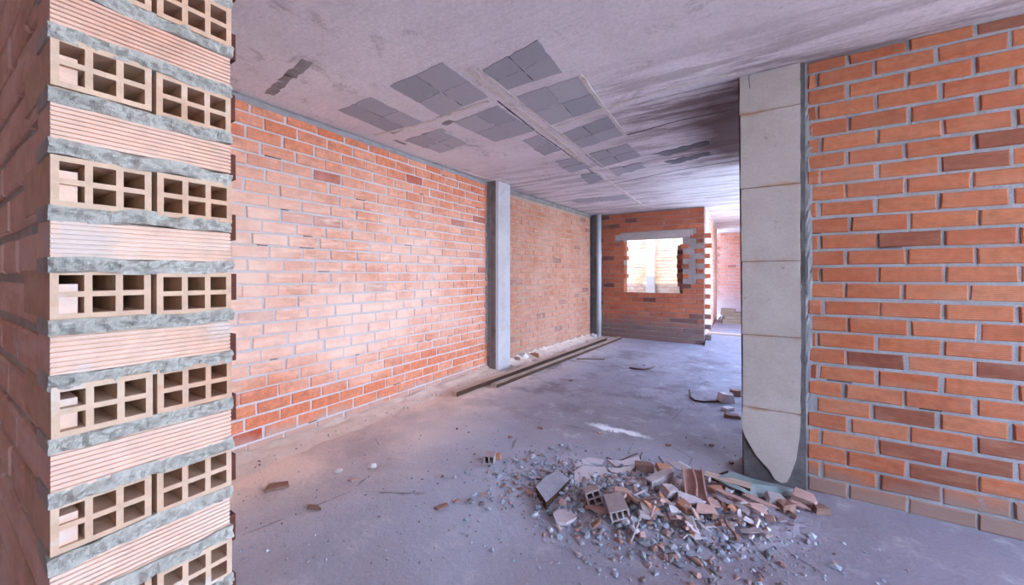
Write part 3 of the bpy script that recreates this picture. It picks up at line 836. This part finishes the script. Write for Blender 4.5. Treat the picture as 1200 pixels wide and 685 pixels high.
def pebble(bm, x, y, z, r, mi=0, rnd=rg):
    """an angular crumb"""
    m = Matrix.Rotation(rnd.uniform(0, 6.28), 3, 'Z') @ Matrix.Rotation(rnd.uniform(-.6, .6), 3, 'X')
    sx, sy, sz = rnd.uniform(.7, 1.4), rnd.uniform(.6, 1.1), rnd.uniform(.45, .85)
    vs = []
    for q in ICO_V:
        k = r * rnd.uniform(.55, 1.3)
        v = m @ Vector((q.x * sx * k, q.y * sy * k, q.z * sz * k))
        vs.append(bm.verts.new((x + v.x, y + v.y, z + v.z)))
    for f in ICO_F: bm.faces.new([vs[i] for i in f]).material_index = mi
for i in range(420):
    y = rg.uniform(.8, 7.6); x = (XL if y < 4.3 else -3.15 + (y - 4.6) * .07) + min(abs(rg.gauss(.04, .1)), .22) + .03
    pebble(bm, x, y, .012, rg.uniform(.003, .012), 1)
tag(obj('brick_dust', bm, ['dust', 'chips']), 'bank of pink brick dust and crumbs along the foot of left wall', 'dust', None, 'stuff')

bm = bmesh.new()
gx, gy = 70, 50; g = []
for j in range(gy + 1):
    row = []
    for i in range(gx + 1):
        x = HC.x - 1.25 + 2.2 * i / gx; y = HC.y - .80 + 1.25 * j / gy
        y = min(y, YP - .01) if x > -.06 else y
        row.append(bm.verts.new((x, y, max(mound(x, y) + .008 * mnoise.noise(Vector((x * 30, y * 30, 1))) * (1 if mound(x, y) > .008 else 0), -.012))))
    g.append(row)
for j in range(gy):
    for i in range(gx):
        try: bm.faces.new((g[j][i], g[j][i + 1], g[j + 1][i + 1], g[j + 1][i]))
        except ValueError: pass
for i in range(3400):
    x = HC.x + rg.gauss(-.22, .42); y = HC.y + rg.gauss(-.10, .22)
    if y > YP - .03 and x > -.08 or y > 2.84: continue
    h = max(mound(x, y), 0)
    d = abs((x - HC.x) / .8) + abs((y - HC.y) / .6)
    r = rg.uniform(.003, .011) if rg.random() < .72 else rg.uniform(.01, .027)
    pebble(bm, x, y, h + r * .3, r * (.8 if d > .9 else 1), 1)
tag(obj('rubble_grit', bm, ['floor', 'chips']), 'grey grit and fine chips under the rubble heap before the broad pillar', 'grit', None, 'stuff')

# loose crumbs over the floor
bm = bmesh.new()
for i in range(520):
    px, py = rg.uniform(280, 880), 400 + 260 * rg.random() ** .8
    p = P(px, py)
    if p.x < XL + .06 or p.y > 7.8 or (p.x < -2.2 and p.y > 2.9) or p.x < -2.75 or (abs(p.x - HC.x) < 1.1 and abs(p.y - HC.y) < .7) or (p.y > 2.85 and p.x > -.06): continue
    pebble(bm, p.x, p.y, .002, rg.uniform(.002, .009), 0)
tag(obj('floor_crumbs', bm, ['chips']), 'scattered tiny crumbs of mortar across the open floor', 'grit', None, 'stuff')

# ------------------------------------------------------------------ timbers on the floor
def plank(name, a, b, w, th, label, mats=('wood', 'wood_dark'), cat='plank', z=0.0, seed=1, group=None):
    a, b = Vector((a[0], a[1], 0)), Vector((b[0], b[1], 0)); d = b - a; L = d.length
    bm = bmesh.new(); ns = 24; rows = []
    for i in range(ns + 1):
        x = L * i / ns; wv = .006 * mnoise.noise(Vector((x * 1.2, seed, 0)))
        e = .004 * mnoise.noise(Vector((x * 9, seed, 3)))
        rows.append([bm.verts.new(q) for q in ((x, -w / 2 + wv + e, 0), (x, w / 2 + wv, 0), (x, w / 2 + wv - e, th), (x, -w / 2 + wv + e, th + .3 * e))])
    for r0, r1 in zip(rows, rows[1:]):
        for k in range(4):
            j = (k + 1) % 4; f = bm.faces.new((r0[k], r0[j], r1[j], r1[k])); f.material_index = 0 if k == 2 else 1
    bm.faces.new(rows[0]).material_index = 0; bm.faces.new(rows[-1][::-1]).material_index = 0
    bmesh.ops.recalc_face_normals(bm, faces=bm.faces)
    o = obj(name, bm, mats)
    o.location = (a.x, a.y, z); o.rotation_euler = (0, 0, math.atan2(d.y, d.x))
    return tag(o, label, cat, group)
plank('timber_plank', (-2.80, 3.14), (-2.54, 7.50), .075, .05, 'long brown timber plank on the floor nearer the left wall', seed=1)
plank('timber_plank', (-2.61, 3.63), (-2.32, 7.80), .085, .042, 'long weathered plank on the floor farther out from left wall', ('wood_grey', 'wood_dark'), seed=2)
a, b = P(676, 420.5), P(708, 420.5)
plank('wood_stick', a, b, .03, .014, 'short thin stick on the floor beside the two long planks', ('wood', 'wood_dark'), 'stick', seed=3)

def rod(name, pix, r, label, cat='stick', mat='rod', z=None):
    pts = [P(x, y, 0) + Vector((0, 0, r + (zz if len(q) > 2 else 0))) for q in pix for x, y, zz in [(q[0], q[1], q[2] if len(q) > 2 else 0)]]
    bm = bmesh.new(); tube(bm, pts, r, 8); return tag(obj(name, bm, mat, None, True), label, cat)
rod('bent_strip', [(738, 431.5), (746, 433), (755, 433.5), (763, 432), (767, 430)], .012, 'curved dark strip lying in the middle of the far floor')
rod('bent_rod', [(808, 461, .03), (809, 466), (814, 470), (824, 471.5), (842, 471)], .010, 'bent dark rod on the floor beside the small rubble at the pillar', 'rod')
rod('wire_piece', [(711, 536), (716, 538.5), (722, 540), (729, 539), (738, 535), (747, 531.5)], .004, 'long thin dark wire curving above the rubble heap', 'wire')
rod('wire_piece', [(753, 530.5), (750.5, 534), (750.5, 543)], .004, 'short hooked dark wire at the top of the rubble heap', 'wire')
rod('wire_piece', [(772, 535), (775, 539), (778, 543)], .0035, 'short straight dark wire right of the hooked wire', 'wire')

# ------------------------------------------------------------------ loose pieces on the floor
shard('brick_shard', 326, 571, .135, .085, .022, 'shard_brown', .9, 'brown brick shard alone on floor near the hollow brick jamb', cat='shard')
shard('brick_shard', 369, 596, .10, .03, .02, 'shard_brown', .35, 'narrow reddish brick shard at the floor in the lower left', cat='shard')
lump('plaster_lump', 436, 547, .032, 'rag', 'white plaster lump on floor out from the left wall', 'lump', .45)
lump('plaster_lump', 396, 552, .03, 'rag', 'flattened white plaster crumb left of the larger plaster lump', 'lump', .22)
shard('brick_chip', 412, 563, .05, .03, .012, 'shard_pink', .8, 'small pink brick chip below the white plaster lump', cat='shard')
o = hollow_obj('hollow_brick_piece', 574, 536, .075, .06, .075, 2, 1, 'shard_grey', (0, 0, math.radians(25)), 'dusty broken hollow brick piece standing alone mid floor', 0.0, jag=.02)
shard('brick_chip', 584.5, 537, .05, .045, .04, 'shard_orange', .5, 'small orange brick chip touching the lone hollow brick piece', cat='shard', lift=0.0)
for px, py, l, w, m, a, lab in [
    (517, 595, .085, .035, 'shard_brown', 1.1, 'brown brick sliver at the lower middle floor'),
    (535, 588, .05, .02, 'shard_brown', 1.3, 'thin dark sliver right of the brown brick sliver'),
    (567, 580, .05, .03, 'shard_pink', .3, 'pinkish chip on floor under the lone hollow brick piece'),
    (590, 570, .055, .02, 'shard_brown', 1.4, 'upright looking brown chip on the blue grey floor'),
    (609, 573.5, .04, .02, 'shard_brown', .9, 'small brown chip left of a pink flat shard'),
    (621, 577.5, .085, .04, 'shard_pink', -.3, 'flat pink shard left of the rubble heap'),
    (638, 552, .05, .03, 'shard_pink', .1, 'small pale shard above the thick slab of rubble'),
    (662, 543.5, .035, .03, 'rag', .2, 'tiny white chip above the lilac plaster slab'),
    (598, 513, .04, .03, 'shard_brown', .6, 'small dark chip on the middle floor above the hollow brick piece'),
    (633, 502, .06, .04, 'shard_brown', -.3, 'dark brown chip on the middle floor left of white streak'),
    (703, 508, .05, .04, 'shard_pink', .4, 'reddish chip on the white plaster streak'),
    (783, 522, .05, .035, 'shard_brown', .4, 'dark chip on floor above right of the rubble heap'),
    (834, 522, .04, .03, 'shard_brown', .7, 'dark chip on floor just left of the broad pillar'),
    (857, 543, .035, .03, 'shard_brown', .2, 'dark chip at the left foot of the broad pillar'),
    (536, 503, .03, .02, 'shard_brown', .2, 'tiny dark chip on pink floor in front of the planks'),
    (669, 446, .05, .04, 'shard_brown', .3, 'dark crumb on the far floor beside the long planks'),
    (755, 428, .05, .04, 'shard_brown', .3, 'dark crumb next to the curved dark strip'),
]:
    shard('brick_chip', px, py, l, w, .016, m, a, lab, cat='shard')
lump('stone', 613.5, 420.5, .075, 'rag', 'pale round stone at the foot of the recessed left wall', 'stone', .8)
shard('brick_piece', 627, 418.5, .17, .09, .075, 'shard_orange', .3, 'orange brick piece beside the pale stone at left wall', cat='brick')
shard('brick_piece', 606.5, 424, .10, .07, .07, 'shard_brown', .9, 'dark brown brick piece tucked left of the pale stone', cat='brick')
lump('stone', 695.5, 395.5, .07, 'pillar_grey', 'grey stone in the far left corner by the downpipe', 'stone', .8)
# rubble beside the pillar's far foot
shard('concrete_chunk', 851, 470, .15, .13, .09, 'tile', .5, 'angular lilac concrete chunk left of the broad pillar', cat='rubble', lift=0.0)
shard('concrete_chunk', 862, 463, .13, .10, .07, 'shard_brown', .2, 'dark chunk half hidden behind the broad pillar', cat='rubble', lift=0.0)
shard('brick_piece', 858, 488.5, .16, .09, .03, 'shard_brown', .2, 'flat brown brick piece on floor at the left edge of the broad pillar', cat='brick', lift=0.0)
shard('concrete_chunk', 853, 480, .11, .08, .03, 'tile', .9, 'small grey slab below the angular lilac concrete chunk', cat='rubble', lift=0.0)

# ------------------------------------------------------------------ the rubble heap
RB = 'rubble heap pieces'
def slab_poly(name, pix, z, th, mat, label, zs=None, cat='slab', edge=None):
    bm = bmesh.new()
    pts = [P(x, y, zs[i] if zs else z) for i, (x, y) in enumerate(pix)]
    c = sum(pts, Vector()) / len(pts)
    up = [bm.verts.new(p - c + Vector((0, 0, 0))) for p in pts]; lo = [bm.verts.new((p - c) * .985 - Vector((0, 0, th))) for p in pts]
    f = bm.faces.new(up)
    bm.faces.new(lo[::-1])
    for i in range(len(pts)):
        k = (i + 1) % len(pts); q = bm.faces.new((up[i], lo[i], lo[k], up[k])); q.material_index = 1 if edge else 0
    bmesh.ops.recalc_face_normals(bm, faces=bm.faces)
    o = obj(name, bm, [mat, edge] if edge else mat)
    o.location = c
    return tag(o, label, cat)
slab_poly('concrete_slab', [(628, 570), (640, 557), (654, 551), (668, 561), (650, 579), (640, 588)], .055, .05, 'gravel', 'thick bluish slab with dark edge at the left end of rubble heap', None, 'slab', 'wood_dark')
slab_poly('plaster_slab', [(673, 551), (684, 545), (709, 547), (714, 556), (694, 564), (674, 568.5)], .04, .016, 'tile', 'flat pale lilac plaster slab on the left of rubble heap')
slab_poly('plaster_slab', [(711, 547), (724, 548), (746, 544), (739, 552), (728, 555.5), (716, 552)], .035, .014, 'tile', 'narrow pale plaster slab right of the larger lilac slab')
slab_poly('plaster_slab', [(672, 541), (690, 535.5), (708, 538), (704, 545), (684, 544), (675, 547)], .01, .01, 'tile', 'thin plaster sheet lying flat behind the pale lilac slab')
slab_poly('plaster_slab', [(712, 538), (730, 539), (748, 534), (752, 541), (744, 544), (722, 546)], .012, .01, 'tile', 'thin cracked plaster sheet at the back edge of rubble heap')
shard('brick_piece', 755, 551, .13, .055, .05, 'shard_brown', math.radians(20), 'brown solid brick piece at the top of rubble heap', cat='brick', lift=.03)
hollow_obj('hollow_brick_strip', 773, 561, .05, .055, .21, 1, 1, 'shard_grey', (0, 0, math.radians(-25)), 'long hollow brick strip with one open end across the heap', .085, t=.011)
shard('brick_piece', 778, 552.5, .11, .07, .035, 'shard_orange', math.radians(35), 'orange broken brick piece behind the long hollow strip', cat='brick', tilt=(.2, .1), lift=.04)
shard('brick_shard', 795, 551, .16, .06, .014, 'shard_grey', math.radians(-10), 'thin greyish brick shard leaning at the back of the heap', cat='shard', tilt=(.5, .2), lift=.03)
hollow_obj('hollow_brick_end', 697, 585, .085, .075, .10, 2, 2, 'shard_grey', (math.radians(-14), math.radians(-16), math.radians(36)), 'tilted hollow brick with four square holes facing forward in the heap', .03, jag=.02)
shard('brick_piece', 729, 584, .12, .06, .05, 'shard_pink', math.radians(25), 'chunky pink brick piece in the middle of the heap', cat='brick', tilt=(.15, .1))
hollow_obj('hollow_brick_end', 724, 597, .10, .06, .12, 3, 1, 'shard_grey', (math.radians(10), math.radians(-14), math.radians(32)), 'low hollow brick with a row of dark holes at the heap front', .06, jag=.02)
shard('brick_shard', 700, 599, .12, .06, .02, 'shard_pink', .3, 'flat pale shard below the hollow brick with four holes', cat='shard', tilt=(.1, .05))
lump('brick_lump', 659, 591, .028, 'shard_pink', 'small rounded pink lump on the blue grit left of heap', 'lump', .7, .012)
slab_poly('plaster_slab', [(648, 601), (655, 596), (668, 597), (676, 605), (664, 612), (652, 611)], .03, .018, 'tile', 'small pale slab at the front left of rubble heap')
shard('brick_shard', 776, 576, .10, .035, .02, 'shard_grey', math.radians(75), 'narrow upright shard below the long hollow strip', cat='shard', tilt=(.5, .3))
shard('brick_piece', 784, 582, .095, .07, .045, 'shard_grey', math.radians(60), 'grey angular brick lump below the long hollow strip', cat='brick', tilt=(.3, .2))
shard('brick_shard', 779, 594, .13, .07, .022, 'shard_pink', math.radians(110), 'pink triangular shard pointing up at the heap front', cat='shard', tilt=(.35, .35))
bm = bmesh.new()      # half a hollow brick: the upper cells broken open into two long channels
hollow_brick(bm, .115, .042, .17, 2, 1, .011, 0, .15, lambda p: Vector((p.x - .0575, p.y - .085, p.z)))
for q, xx in enumerate((-.0575, -.0055, .0465)):
    ns = 8; rows = []
    for i in range(ns + 1):
        f = i / ns; yy = -.085 + .17 * f; hz = .036 * (1 - .35 * f * (1 if q == 1 else .3)) + .006 * mnoise.noise(Vector((f * 6, q, 0)))
        bx_ = .012 * math.sin(f * 3.1) if q == 1 else 0
        rows.append([bm.verts.new(p) for p in ((xx + bx_, yy, .042), (xx + .011 + bx_, yy, .042), (xx + .0095 + bx_, yy, .042 + hz), (xx + .0015 + bx_, yy, .042 + hz))])
    for r0, r1 in zip(rows, rows[1:]):
        for k in range(4): bm.faces.new((r0[k], r0[(k + 1) % 4], r1[(k + 1) % 4], r1[k]))
    bm.faces.new(rows[0][::-1]); bm.faces.new(rows[-1])
bmesh.ops.recalc_face_normals(bm, faces=bm.faces)
o = obj('hollow_brick_half', bm, 'shard_pink')
p = P(814, 571, .10); place(o, p, math.radians(12), math.radians(34), math.radians(-6))
tag(o, 'tilted hollow brick half with two long channels broken open', 'brick')
plank('wood_board', P(826, 568), P(880, 584), .07, .018, 'dark board under the grey green sheet edge', ('wood', 'wood_dark'), 'board', .06, 7)
shard('brick_shard', 842, 576, .12, .06, .02, 'shard_orange', math.radians(-15), 'orange shard under the dark board in the heap', cat='shard', tilt=(.25, .1), lift=.07)
shard('brick_shard', 858, 585, .20, .028, .018, 'shard_pink', math.radians(-12), 'long thin pale pink strip on the heap right side', cat='shard', tilt=(.2, .08), lift=.075)
shard('brick_shard', 891, 591, .19, .035, .02, 'shard_pink', math.radians(-14), 'long rosy strip right of the long pale strip', cat='shard', tilt=(.3, .08), lift=.045)
shard('brick_piece', 943, 589, .145, .085, .04, 'shard_pink', math.radians(-10), 'dusty pink brick lying by the right brick wall foot', cat='brick', tilt=(.4, .05), lift=.01)
shard('brick_piece', 911, 591, .12, .085, .035, 'shard_grey', math.radians(15), 'greyish pink brick piece under the sheet tip', cat='brick', tilt=(.2, .15), lift=.015)
shard('brick_piece', 921, 597, .09, .06, .045, 'shard_brown', math.radians(40), 'dark brown chunk between two pink bricks on heap right', cat='brick', lift=.015)
shard('brick_piece', 962, 600, .08, .06, .04, 'shard_brown', math.radians(20), 'olive brown chunk at the heap right end', cat='brick', lift=0.0)
shard('brick_shard', 836, 594, .11, .08, .02, 'shard_pink', math.radians(80), 'broad pink plate shard right of the heap centre', cat='shard', tilt=(.2, .2))
shard('brick_shard', 811, 593, .15, .11, .02, 'tile', math.radians(10), 'broad grey plate shard below the big hollow half', cat='shard', tilt=(.2, .1))
shard('brick_piece', 803, 598, .09, .06, .03, 'shard_orange', math.radians(-30), 'orange corner piece at the front under the grey plate', cat='brick', tilt=(.2, .1))
shard('brick_shard', 752, 566, .09, .03, .015, 'shard_pink', math.radians(12), 'thin pink sliver left of the long hollow strip', cat='shard', tilt=(.1, .1))
shard('brick_shard', 803, 546, .12, .03, .012, 'tile', math.radians(-35), 'pale thin strip along the back of the heap', cat='shard', lift=.02)
shard('brick_shard', 735, 571, .08, .06, .02, 'shard_grey', .4, 'dusty grey shard in the heap centre left', cat='shard', tilt=(.1, .2))
shard('brick_shard', 866, 598, .12, .06, .02, 'shard_grey', -.2, 'dusty grey shard at the front under the rosy strip', cat='shard', tilt=(.2, .1))
for px, py, l, w, m, a, lab in [
    (757, 573, .15, .07, 'shard_grey', .6, 'broad grey broken plate in the centre of the heap'),
    (744, 589, .13, .06, 'shard_brown', -.4, 'dark brown plate below the chunky pink brick piece'),
    (792, 570, .12, .05, 'shard_pink', 1.2, 'steep pink plate just left of the channelled brick half'),
    (852, 592, .16, .06, 'shard_grey', -.1, 'long dusty grey plate below the long pale strip'),
    (874, 577, .15, .045, 'shard_brown', -.25, 'dark brown sliver in the gap under the sheet'),
    (884, 599, .13, .07, 'shard_pink', .2, 'wide rosy plate at the heap front before the rosy strip'),
    (826, 603, .15, .08, 'shard_pink', .9, 'wide pink plate at the very front of the heap'),
    (764, 605, .14, .07, 'shard_grey', .1, 'wide dusty plate at the very front of the heap'),
]:
    shard('brick_shard', px, py, l, w, .018, m, a, lab, cat='shard', tilt=(.35 if a > 0 else -.3, .15))
# small shards
pr = random.Random(19)
mats = ['shard_pink', 'shard_grey', 'shard_brown', 'shard_orange', 'tile', 'shard_grey']
for i in range(150):
    px = pr.uniform(690, 940); py = pr.uniform(556, 632)
    if py < 548 + abs(px - 780) * .12 or (px > 860 and py < 586) or (px < 735 and pr.random() < .6): continue
    m = pr.choice(mats)
    colr = {'shard_pink': 'pink', 'shard_grey': 'dusty grey', 'shard_brown': 'brown', 'shard_orange': 'orange', 'tile': 'lilac'}[m]
    shard('rubble_shard', px, py, pr.uniform(.035, .11), pr.uniform(.022, .05), pr.uniform(.01, .025), m, pr.uniform(0, 6.28),
          'small %s shard among many in the rubble heap' % colr, 'small %s shards in the rubble heap' % colr, (pr.uniform(-.7, .7), pr.uniform(-.7, .7)), cat='shard')
# grey-green sheet propped on the rubble against the pillar foot
bm = bmesh.new()
sp = [(836, 560, .075), (846, 556, .085), (858, 552.5, .085), (870, 556, .07), (884, 561, .055), (905, 566, .045), (930, 573, .035), (945, 578, .012), (925, 580.5, .012), (905, 581.5, .018), (890, 582.5, .028), (878, 579, .05), (868, 574, .07), (856, 569.5, .08), (845, 564, .08)]
ring = [P(x, y, z) for x, y, z in sp]
for p in ring: p.y = min(p.y, YP - .012)
c = sum(ring, Vector()) / len(ring)
for p in ring: p -= c
cu = bm.verts.new((0, 0, .012)); cl = bm.verts.new((0, 0, .008))
up = [bm.verts.new(p) for p in ring]; lo = [bm.verts.new(p - Vector((0, 0, .004))) for p in ring]
for i in range(len(ring)):
    k = (i + 1) % len(ring)
    bm.faces.new((up[i], up[k], cu)); bm.faces.new((lo[k], lo[i], cl)); bm.faces.new((up[i], lo[i], lo[k], up[k]))
bmesh.ops.recalc_face_normals(bm, faces=bm.faces)
o = obj('plastic_sheet', bm, 'sheet'); o.location = c
tag(o, 'grey green bent sheet lying on the rubble at the broad pillar foot', 'sheet')
shard('wood_sliver', 847, 557, .13, .025, .012, 'wood_dark', math.radians(50), 'dark pointed wood sliver at the left tip of the sheet', cat='stick', lift=.03, tilt=(0, -.1))

# ------------------------------------------------------------------ beyond the opening
plank('wood_board', (-.70, 8.42), (.6, 8.36), .16, .03, 'brown board lying along the raised edge beyond the opening', ('wood', 'wood'), 'board', .16, 11)
q0 = P(855, 379, .16)
for i, (dx, dy, dz, w, th, L, a, lab) in enumerate([
    (-.16, 0.02, 0, .16, .11, .62, .15, 'lowest thick timber block in the pile beyond the opening'),
    (-.17, .25, 0, .14, .11, .66, .10, 'rear low timber block in the pile beyond the opening'),
    (-.13, .03, .112, .22, .08, .56, .22, 'middle weathered board of the timber pile beyond the opening'),
    (-.20, .12, .194, .20, .09, .52, .05, 'upper weathered board of the timber pile beyond the opening'),
    (-.18, .12, .286, .10, .08, .30, -.2, 'topmost short offcut on the timber pile beyond the opening')]):
    a0 = (q0.x + dx, q0.y + dy); plank('timber_block', a0, (a0[0] + L * math.cos(a), a0[1] + L * math.sin(a)), w, th, lab, ('timber_pile', 'timber_pile'), 'timber', .16 + dz, 20 + i, 'timber pile beyond the opening')

# ------------------------------------------------------------------ courtyard column
t = pillar_thing('concrete_pillar', 'sunlit pale concrete pillar seen through the window opening')
bm = bmesh.new(); box(bm, -2.62, -2.37, 11.45, 11.59, -.06, 3.6, 0)
bmesh.ops.bevel(bm, geom=[e for e in bm.edges], offset=.01, segments=1, affect='EDGES')
obj('shaft', bm, 'pillar_skin', t)

# ------------------------------------------------------------------ light
w = bpy.data.worlds.new('sky'); bpy.context.scene.world = w; w.use_nodes = True
nt = w.node_tree; nt.nodes.clear()
out = nt.nodes.new('ShaderNodeOutputWorld'); bg = nt.nodes.new('ShaderNodeBackground')
tc = nt.nodes.new('ShaderNodeTexCoord'); sx = nt.nodes.new('ShaderNodeSeparateXYZ'); rp = nt.nodes.new('ShaderNodeValToRGB')
nt.links.new(tc.outputs['Generated'], sx.inputs[0]); nt.links.new(sx.outputs[2], rp.inputs[0])
rp.color_ramp.elements[0].position = 0.0; rp.color_ramp.elements[0].color = (.80, .86, .97, 1)
rp.color_ramp.elements[1].position = .7; rp.color_ramp.elements[1].color = (.25, .48, 1.0, 1)
nt.links.new(rp.outputs[0], bg.inputs[0]); bg.inputs[1].default_value = 2.6
nt.links.new(bg.outputs[0], out.inputs[0])
sun = bpy.data.lights.new('sun', 'SUN'); sun.energy = 1.9; sun.angle = .01; sun.color = (1.0, .93, .82)
so = bpy.data.objects.new('sun', sun); C.objects.link(so)
so.rotation_euler = Vector((-.10, .50, -.86)).to_track_quat('-Z', 'Y').to_euler()

vs = bpy.context.scene.view_settings
vs.view_transform = 'Standard'; vs.look = 'None'; vs.gamma = 1; vs.use_curve_mapping = False
vs.exposure = 2.3
bpy.context.scene.cycles.use_denoising = True
bpy.context.scene.cycles.max_bounces = 10
bpy.context.scene.cycles.diffuse_bounces = 7
